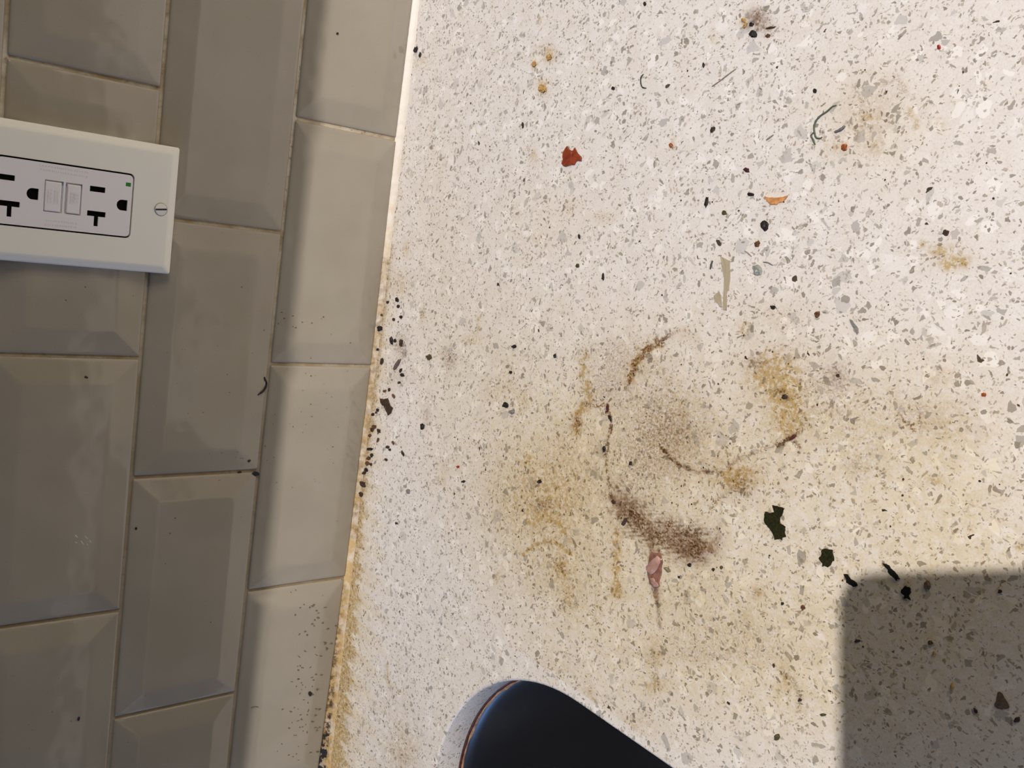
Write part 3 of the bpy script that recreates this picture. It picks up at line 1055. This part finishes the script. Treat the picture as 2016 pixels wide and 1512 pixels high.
# --- flakes
flake('chili_flake', 'glossy red-brown curled skin flake, largest red piece on the worktop', 'food scrap',
      crop(8.064, 1000, 230, [(958, 468), (985, 520), (1030, 542), (1062, 530), (1075, 492), (1120, 578), (1185, 640), (1182, 704), (1110, 700), (1070, 762), (980, 778), (898, 778), (876, 750), (890, 680), (890, 590), (918, 520)]), M_chili, .8, 1.4, seed=1)
flake('skin_flake', 'tan crescent flake lying above the round black crumb', 'food scrap',
      crop(4.877, 1350, 330, [(765, 276), (800, 290), (860, 290), (940, 285), (990, 268), (968, 300), (935, 332), (905, 335), (880, 356), (820, 356), (785, 320)]), M_tan, .5, .8, seed=2)
flake('herb_flake', 'largest dark green dried herb flake, ragged, right of the stain ring', 'herb',
      crop(5.04, 1450, 960, [(372, 178), (440, 190), (482, 210), (470, 250), (445, 290), (440, 360), (490, 380), (488, 440), (496, 484), (462, 490), (465, 520), (420, 512), (390, 512), (370, 450), (330, 400), (290, 350), (278, 290), (295, 238), (340, 250), (376, 240), (384, 200)]), M_herb, .55, .9, group=None, seed=3, rag=True)
flake('herb_flake', 'squarish dark green herb flake beside the corner of the phone shadow', 'herb',
      crop(5.04, 1450, 960, [(848, 618), (900, 612), (960, 616), (966, 660), (972, 730), (940, 770), (905, 788), (880, 775), (860, 785), (850, 740), (822, 705), (830, 685), (850, 670)]), M_herb, .6, .6, seed=4, rag=True)
flake('herb_flake', 'small bean-shaped near-black herb bit at the chamfered shadow corner', 'herb',
      crop(5.04, 1450, 960, [(1072, 852), (1108, 856), (1125, 900), (1180, 930), (1208, 965), (1190, 985), (1150, 982), (1110, 945), (1080, 915)]), M_herb_dk, .6, .3, seed=5, rag=True)
flake('herb_flake', 'slender near-black herb sliver crossing the upper edge of the shadow', 'herb',
      crop(5.04, 1450, 960, [(1455, 752), (1490, 756), (1530, 800), (1570, 830), (1600, 870), (1622, 905), (1590, 915), (1550, 885), (1515, 850), (1505, 810), (1470, 775)]), M_herb_dk, .6, .3, seed=6, rag=True)
flake('herb_flake', 'rounded black-green herb bit inside the shadow with a small tail', 'herb',
      crop(5.04, 1450, 960, [(1680, 980), (1715, 980), (1735, 1000), (1725, 1040), (1715, 1075), (1735, 1110), (1700, 1095), (1672, 1100), (1665, 1065), (1640, 1040), (1645, 1005)]), M_herb_dk, .6, .4, seed=7, rag=True)
flake('dark_scrap', 'oval dark brown scrap lying close to the caulk by the wall', 'crumb',
      crop(3.436, 640, 560, [(380, 770), (408, 775), (430, 768), (440, 810), (456, 840), (452, 868), (432, 882), (415, 850), (392, 815), (380, 800)]), M_brownd, .9, .3, seed=8, rag=True)
flake('brown_chip', 'brown triangular chip deep in the shadow near the bottom right corner', 'crumb',
      crop(8.31, 1780, 1330, [(1535, 270), (1570, 262), (1610, 290), (1650, 370), (1700, 440), (1728, 520), (1660, 545), (1600, 552), (1530, 535), (1482, 500), (1510, 420), (1525, 330)]), simple('dark_chip', (.12, .085, .05), .5, var=.3), .25, .05, seed=9)
flake('dark_shard', 'slim pointed dark grey shard alone on the clean right side', 'crumb',
      crop(3.78, 1600, 560, [(275, 258), (300, 270), (325, 305), (342, 330), (344, 358), (332, 376), (315, 350), (295, 310)]), M_grey, .25, .05, seed=10)
flake('plastic_film', 'translucent shiny strip of dried film standing on the worktop', 'film scrap',
      crop(4.877, 1350, 330, [(338, 850), (372, 868), (402, 885), (432, 895), (432, 1010), (428, 1090), (420, 1180), (404, 1180), (400, 1300), (402, 1370), (368, 1365), (366, 1240), (372, 1100), (362, 1020), (350, 950)]), M_film, .35, .9, seed=11)
flake('plastic_film', 'small rounded translucent scrap at the foot of the film strip', 'film scrap',
      crop(4.877, 1350, 330, [(300, 1205), (330, 1195), (345, 1230), (350, 1290), (352, 1335), (328, 1335), (290, 1290), (272, 1260), (275, 1230)]), M_film, .3, .5, seed=12)
flake('syrup_smear', 'pinkish brown sticky smear running down from the purple sediment', 'food spill',
      crop(6.048, 1200, 1000, [(480, 560), (500, 520), (560, 540), (600, 520), (640, 640), (628, 760), (600, 860), (600, 930), (575, 960), (530, 960), (510, 930), (478, 900), (470, 850), (450, 760), (455, 690)]), M_jelly_dk, .25, 0, seed=13, smooth=True)
flake('jelly_drop', 'glossy pink oval jelly drop on the brown smear', 'food spill',
      crop(6.048, 1200, 1000, [(455, 690), (500, 650), (545, 600), (590, 565), (620, 600), (622, 650), (595, 710), (560, 760), (515, 795), (480, 760), (455, 730)]), M_jelly, 1.5, 0, seed=14, z=.22, smooth=True)
flake('jelly_drop', 'narrow pinkish drop below the oval jelly drop', 'food spill',
      crop(6.048, 1200, 1000, [(500, 830), (540, 830), (560, 870), (600, 925), (580, 940), (545, 935), (512, 890)]), M_jelly, 1.0, 0, seed=15, z=.22, smooth=True)

# --- threads
tube('green_thread', 'grey-green curved thread with a forked end near the rust-coloured crumb', 'thread',
     crop(4.877, 1360, 20, [(1400, 915), (1360, 930), (1310, 975), (1250, 1015), (1210, 1060), (1190, 1110), (1192, 1180), (1210, 1225), (1245, 1232), (1265, 1218)]), .42, M_thread,
     branches=[crop(4.877, 1360, 20, [(1188, 1170), (1160, 1205), (1180, 1250), (1197, 1292)])])
tube('dark_thread', 'tiny dark hook-shaped fibre above the red flake', 'thread', crop(2.52, 1000, 0, [(674, 368), (662, 385), (661, 410), (668, 432), (688, 438)]), .38, M_fiber)
tube('hair', 'thin straight brown hair lying upper centre of the worktop', 'hair', crop(2.52, 1000, 0, [(1012, 430), (1045, 408), (1075, 385), (1105, 362), (1135, 340)]), .28, M_hair)
tube('pale_thread', 'short pale straw-like fibre left of the green thread', 'thread', crop(4.877, 1360, 20, [(725, 1250), (760, 1225), (798, 1196)]), .35, M_hair)
tube('grey_fibre', 'short thick grey fibre right of the green thread', 'thread', crop(4.877, 1360, 20, [(1385, 1172), (1430, 1155), (1462, 1135), (1485, 1112)]), .6, simple('grey_fibre', (.16, .145, .145), .6))
tube('grey_fibre', 'thin curved grey fibre at the edge of the green-grey quartz chip', 'thread', crop(4.877, 1350, 330, [(745, 908), (790, 912), (840, 938)]), .3, M_grey)
tube('grey_fibre', 'faint curved grey fibre above the green-grey quartz chip', 'thread', crop(4.877, 1350, 330, [(568, 800), (605, 825), (635, 855)]), .28, M_hair)
tube('dark_fibre', 'short dark fibre left of the translucent film strip', 'thread', crop(4.877, 1350, 330, [(262, 895), (250, 930), (240, 975)]), .45, M_fiber)


def wall_on(px, py):
    g = on_wall(px, py)
    return on_wall(px, py, tile_height(g.y, g.z))


tube('burnt_fibre', 'black bent burnt scrap stuck on the tile by the grout line', 'food scrap', crop(5.04, 440, 700, [(405, 212), (412, 240), (424, 270), (415, 310), (395, 345), (365, 370), (338, 392)]), .62, M_black, on=wall_on)
tube('thin_fibre', 'faint curved hair on the lowest tile row near the bottom', 'hair', crop(6.3, 400, 1300, [(590, 590), (615, 578), (645, 572), (682, 580)]), .25, M_fiber, on=wall_on)

# --- single crumbs (label, x, y, w, h, material, angle)
for a in [
    ('round black crumb with ragged lower edge below the tan crescent flake', 1507, 444, 15, 19, M_black),
    ('black sliver-shaped crumb left of the tan crescent flake', 1392, 397, 7, 21, M_black, 8),
    ('flat black-green crumb between black sliver and tan flake', 1478.5, 383, 13, 7, M_black, 5),
    ('dark maroon crumb above the flat black-green crumb', 1470, 335, 12, 8, simple('maroon', (.05, .01, .014), .5), 20),
    ('dark green crumb under the black sliver crumb', 1427, 419, 9, 9, M_olive, 40),
    ('brown double crumb below the round black crumb', 1492, 480, 12, 10, M_brown, -40),
    ('large black square-edged crumb at the top of the worktop', 1484, 67, 15, 14, M_black, 20),
    ('black crumb just above the large black square-edged crumb', 1480.5, 48, 10, 8, M_black, -20),
    ('tan crumb, upper of the two left of the top cluster', 1464.5, 40, 10, 8, M_amber, 30),
    ('tan oblong crumb, lower of the two left of the top cluster', 1468, 50, 13, 7, M_amber, -50),
    ('small tan-brown crumb right of the large black crumb', 1512.5, 71, 10, 7, M_brown, -10),
    ('dark brown sliver with specks right of the top cluster', 1518, 55, 20, 4, M_brownd, -12),
    ('rust-coloured teardrop crumb beside the forked green thread', 1663.5, 290, 12, 15, M_rust, 10),
    ('round black crumb above the green thread', 1605, 179, 8, 8, M_black),
    ('dark brown wedge crumb in the upper centre', 1404, 255, 8, 12, M_brownd, 30),
    ('tiny black upright crumb above the chip of hair', 1385.5, 128, 5, 10, M_black),
    ('bright red speck near the top right', 1849.5, 93, 7, 9, M_red),
    ('dark brown round crumb above the ochre cluster at right', 1862.5, 458, 13, 12, M_brownd),
    ('brown oval crumb between film strip and dark grey shard', 1610, 619, 13, 11, M_brown, -35),
    ('flat black crumb right of the translucent film foot', 1523, 605, 11, 8, M_black, 0),
    ('small orange-brown crumb on the lower right side', 1937, 777, 10, 9, M_rust),
    ('black crumb against the wall caulk, topmost on the joint', 749.5, 647, 9, 11, M_black, 30),
    ('dark brown crumb wedged in the caulk below the topmost one', 753.5, 711, 6, 12, M_brownd, 10),
    ('purplish brown slanting crumb beside the caulk', 783, 717, 7, 24, simple('mauve', (.13, .09, .075), .6), 28),
    ('upright black splinter cluster near the caulk', 772, 671, 5, 19, M_black, -4),
    ('round black crumb right of the upright splinter', 778.5, 671, 6, 7, M_black),
    ('brown and black crumb right of the splinter cluster', 791, 675, 6, 14, M_brownd, 6),
    ('yellow-green crumb near the wall', 846, 703, 10, 11, M_olive, -10),
    ('black sliver crumb with grey tail right of the oval scrap', 833, 840, 7, 14, M_black, 8),
    ('round black crumb left of centre, larger of two neighbours', 996, 797, 11, 12, M_black, 30),
    ('grey crumb touching the larger round black crumb', 1009, 811, 10, 9, M_grey, -30),
    ('black crumb above the pair, left of the ring stain', 1013, 682, 9, 7, M_black, -20),
    ('small black crumb over the brown smudge, left of the ring', 1006, 733, 7, 6, M_black),
    ('black slim crumb high on the left of the ring stain', 1093, 701, 5, 9, M_black, 10),
    ('black diamond crumb above the ochre film', 1063, 948, 8, 9, M_black, 40),
    ('small black crumb far left, below the dark red speck', 913, 948, 7, 5, M_black, 0),
    ('dark red speck on the lower left of the worktop', 902, 919, 6, 5, M_red),
    ('grey-black crumb near the caulk at mid-height', 804.5, 967, 8, 9, M_grey),
    ('slim black crumb left of the red flake', 1030, 247, 4, 12, M_black),
    ('slim black crumb under the middle of the upper worktop', 1188, 544, 5, 15, M_black),
    ('small dark teardrop crumb left of the slim black crumb', 1141, 466, 5, 11, M_black, -10),
    ('dark olive crumb below the small dark teardrop crumb', 1138, 523, 7, 8, M_olive, 10),
    ('small black round crumb beside the dark hook fibre', 1208, 174, 6, 7, M_black),
    ('black crumb on the top edge next to the wall', 820, 98, 6, 13, M_black, 20),
    ('small black crumb pair near the wall at the top, lower one', 828, 108, 4, 10, M_black, 5),
    ('dark crumb by the top of the worktop, left half', 1270, 8, 6, 8, M_black, 10),
    ('reddish brown ball above the left edge of the shadow', 1581.5, 1196, 9, 11, M_brown),
    ('tiny black ball left of the reddish brown ball', 1541, 1188, 7, 7, M_black),
    ('small brown-black crumb near the lower shadow edge', 1575.5, 1378, 8, 7, M_brownd),
    ('dark olive crumb lowest beside the shadow edge', 1531, 1451, 12, 14, M_olive, 30),
    ('flat olive-black crumb touching the shadow edge low down', 1621, 1407, 12, 6, M_olive, 0),
    ('brown oval chip in the shadow right of the herb bits', 1826, 1152, 14, 20, simple('umber', (.12, .08, .045), .6), 0),
    ('slanted black chip inside the shadow at lower right', 1921, 1399, 6, 12, M_black, -30),
    ('dark crumb at the far right end of the shadow', 2003, 1417, 14, 9, M_brownd, -35),
    ('black crumb on the upper right of the shadow', 1969, 1164, 8, 7, M_black),
    ('small brown crumb in the middle of the shadow', 1832, 1265, 10, 9, M_brown),
    ('amber crumb below the small brown one in the shadow', 1840, 1286, 7, 10, M_amber),
    ('amber oval crumb low in the shadow', 1875, 1353, 7, 16, M_amber),
    ('dark crumb left part of the shadow by two specks', 1688, 1262, 12, 6, M_brownd, -15),
    ('rust crumb beside the ring stain in the ochre spot', 1546, 781, 11, 10, M_brownd),
    ('black dot on the dark side of the lower sediment', 1358, 1112, 8, 8, M_black),
    ('black crumb right of the jelly drop', 1405, 1121, 6, 7, M_black, -20),
    ('small green crumb near the sediment, lower right', 1421, 1117, 6, 7, M_olive),
    ('olive-grey chip directly right of the jelly drop', 1315, 1121, 14, 9, simple('moss', (.20, .17, .09), .6), 40),
    ('tiny black dot below the jelly drop', 1337, 1136, 5, 5, M_black),
    ('ochre knobbly crumb in the upper left, lower of three', 1070, 175, 14, 16, M_amber, 0),
    ('ochre crumb, middle of the three in the upper left', 1053, 126, 8, 11, M_amber, 10),
    ('ochre crumb, top right of the three in the upper left', 1083, 113, 10, 13, M_amber, 30),
    ('rust-edged crumb on the pale spot above centre', 1322, 286, 8, 8, M_rust, 0),
    ('green-grey angular quartz-like chip near the film strip', 1492.5, 531, 17, 22, simple('celadon', (.27, .285, .25), .4), -28),
    ('dark brown seed on the wall side, centre of the right half', 1650, 739, 8, 7, M_brownd),
    ('large dark red-brown crust on the right rim of the ring', 1561, 861, 17, 7, simple('crust', (.075, .022, .014), .5), -38),
    ('dark red sliver on the left rim of the ring', 1197, 804, 5, 16, simple('crust2', (.075, .02, .016), .5), 8),
    ('black sliver on the left rim of the ring, under the red one', 1202, 823, 6, 12, M_black, -20),
    ('black pip on the left rim half way down', 1190, 884, 6, 11, M_black),
    ('dark pip inside the ring, left half', 1242, 912, 6, 8, M_black),
    ('dark crumb at the lower left tip of the sediment', 1230, 1028, 8, 15, simple('aubergine', (.05, .03, .026), .6), 35),
    ('brown crumb on the lower left rim of the ring', 1209, 988, 7, 10, M_brownd, -20),
]:
    lb, px, py, ww, hh, mt = a[:6]
    crumb(lb, px, py, ww, hh, mt, a[6] if len(a) > 6 else 0)

# --- look-alike crumbs along the joint between wall and worktop
G = 'dark crumbs strewn along the caulk joint'
for px, py, ww, hh in crop(1, 0, 0, []) or [
    (744, 807, 6, 7), (741, 812, 5, 5), (735, 816, 6, 6), (738, 840, 8, 8), (733, 846, 6, 8), (729, 857, 6, 7), (747, 848, 6, 8), (731, 884, 6, 6),
    (726, 884, 5, 5), (733, 896, 6, 7), (727, 902, 7, 8), (724, 912, 8, 8), (731, 914, 5, 6), (722, 925, 7, 8), (718, 931, 6, 7), (764, 880, 7, 6), (768, 885, 5, 5),
    (794, 893, 4, 12), (775, 872, 4, 8), (761, 905, 5, 6), (745, 866, 4, 9), (776, 780, 5, 9), (767, 767, 5, 7), (758, 770, 7, 5), (787, 753, 6, 5),
    (790, 729, 5, 9), (793, 738, 9, 6), (764, 595, 5, 6), (776, 629, 5, 6), (785, 603, 6, 6), (790, 624, 6, 6), (752, 620, 5, 5), (783, 590, 6, 9),
    (744, 688, 5, 5), (781, 1030, 5, 5), (716, 953, 9, 12), (712, 973, 7, 9), (694, 1036, 6, 6)]:
    crumb('tiny dark crumb in the dense run along the caulk beside the lower tile' if py > 800 and px < 755 else
          'tiny dark crumb scattered on the slab beside the oval brown scrap' if py > 740 else
          'tiny dark crumb on the yellowed strip above the oval brown scrap', px, py, ww, hh, random.choice([M_black, M_brownd, M_brownd, M_brown]), random.uniform(-40, 40), group='crumbs in a run along the caulk' if py > 800 and px < 755 else 'crumbs around the oval brown scrap' if py > 740 else 'crumbs on the yellowed strip')

# --- fine grit nobody could count, dusted over the slab
V, Fc = [], []
for _ in range(90):
    px, py = random.uniform(800, 2005), random.uniform(10, 1490)
    if random.random() < .5: px, py = random.gauss(1330, 150), random.gauss(880, 150)
    c = on_counter(px, py)
    if c.x < 8 or (c.y < -296) or (px > 2008) or py > 1500: continue
    rr = random.uniform(.22, .5)
    n0 = len(V)
    for lay, k_, m in ((0.02, 1.0, 6), (rr * .7, .75, 6)):
        for q in range(m):
            a = q * math.pi / 3
            V.append((c.x + rr * k_ * math.cos(a) * random.uniform(.7, 1.3), c.y + rr * k_ * math.sin(a) * random.uniform(.7, 1.5), lay))
    for q in range(6): Fc.append((n0 + q, n0 + (q + 1) % 6, n0 + 6 + (q + 1) % 6, n0 + 6 + q))
    Fc.append(tuple(n0 + 6 + q for q in range(6)))
tag(link('fine_grit', fix(mesh('fine_grit', V, Fc)), M_brownd), 'fine dark grit dusted over the white worktop', 'grit', kind='stuff')

# --- marks on the tiles
for lb, px, py, ww, hh, mt, an in [
    ('black crumb in the grout corner at the right end of the joint', 503, 932, 12, 9, M_black, 10),
    ('brown crumb in the same grout joint, left of the black one', 471, 931, 10, 6, M_brownd, -35),
    ('dark grease dot on the tile above that grout joint', 490, 907, 8, 5, M_brownd, -30),
    ('dark red-brown dot on the left tile below the outlet', 169.5, 743, 7, 5, M_brownd, 10),
    ('black comma-shaped speck on the bottom left tile', 155, 1415, 5, 8, M_black, 30),
    ('small black dot beside the left vertical grout line', 268, 1040, 5, 5, M_black, 0),
    ('tiny black dot on the top tile near the worktop', 664, 66, 5, 5, M_black, 0),
    ('black grease drop on the bottom tile of the lowest row', 610, 1365, 7, 9, M_black, 10),
    ('dark spot in the joint at the bottom edge of the tiles', 675, 1276, 8, 14, M_black, 5),
    ('dark brown lump in the joint between tile and caulk', 668, 1375, 9, 15, M_brownd, 5),
    ('black dot on the lowest tile row near the caulk', 695, 1036, 5, 5, M_black, 0),
]:
    crumb(lb, px, py, ww, hh, mt, an, wall_=True, cat='grease spot' if 'dot' in lb or 'spot' in lb or 'drop' in lb else 'crumb', name='grease_spot' if 'dot' in lb else 'crumb')


def specks(name, pts, mat, label, cat):
    V, Fc = [], []
    for px, py, ww, hh, an in pts:
        g0 = on_wall(px, py); hx = tile_height(g0.y, g0.z)
        if hx < -1: continue
        c = on_wall(px, py, hx)
        ca, sa = math.cos(an), math.sin(an)
        a = on_wall(px + ww / 2 * ca, py + ww / 2 * sa, hx) - c; b = on_wall(px - hh / 2 * sa, py + hh / 2 * ca, hx) - c
        n0 = len(V); m = 8
        ks = [random.uniform(.65, 1.25) for _ in range(m)]
        for lay, sc_ in ((-.25, 1.0), (.09, .8)):
            for k in range(m):
                t_ = 2 * math.pi * k / m
                p = c + (a * math.cos(t_) + b * math.sin(t_)) * ks[k] * sc_
                hh_ = tile_height(p.y, p.z)
                V.append((max(hh_, hx - .5) + lay, p.y, p.z))
        for k in range(m):
            j = (k + 1) % m
            Fc.append((n0 + k, n0 + j, n0 + m + j, n0 + m + k))
        Fc.append(tuple(n0 + m + k for k in range(m)))
    o = link(name, fix(mesh(name, V, Fc)), mat)
    return tag(o, label, cat, kind='stuff')


P = []
for _ in range(95):     # splashes on the tile nearest the sink
    y = random.uniform(1180, 1500)
    x = np.interp(y, [1180, 1500], [625, 590]) + random.gauss(0, 24)
    P.append((x, y, random.uniform(2.5, 7), random.uniform(1.5, 4), random.uniform(-1.2, .6)))
P += [(x, y, 4, 3, 0) for x, y in ((577, 622), (560, 627), (637, 624), (595, 634), (614, 636), (583, 645), (548, 637), (520, 650), (555, 615), (690, 675), (612, 740), (612, 796), (614, 820), (577, 840), (655, 880), (653, 975), (545, 950), (575, 960), (612, 1030), (597, 1075), (640, 1065), (545, 1098), (600, 1090), (617, 1100), (625, 1000), (447, 737), (452, 773), (400, 812), (418, 822), (345, 1020), (335, 1050), (370, 814), (57, 1030), (63, 1030), (60, 1003), (90, 1034), (95, 1033), (137, 792), (240, 825), (415, 1225), (130, 591), (168, 565), (476, 565), (580, 362), (78, 270))]
for _ in range(60):
    P.append((random.gauss(605, 45), random.uniform(620, 1180), random.uniform(1.5, 3.2), random.uniform(1.2, 2.5), random.uniform(-1.5, 1.5)))
for _ in range(26):
    P.append((random.gauss(480, 28), random.gauss(890, 26), random.uniform(2, 5), random.uniform(1.5, 3), random.uniform(-1, 0)))
for _ in range(50):
    P.append((random.uniform(10, 500), random.uniform(560, 1490), random.uniform(1.2, 2.6), random.uniform(1.2, 2.2), 0))
specks('grease_splatter', P, M_grease, 'brown grease splatter dried on the beige tiles', 'grease')
specks('soap_residue', [(150, 1055, 12, 3, .7), (162, 1068, 14, 2.5, .9), (172, 1072, 8, 2.5, 1.0), (170, 1058, 12, 2, .8), (178, 1066, 10, 2, 1.2), (150, 1068, 9, 2, .5)],
       M_soap, 'small whitish ring-shaped residue mark on the lower left tile', 'residue')
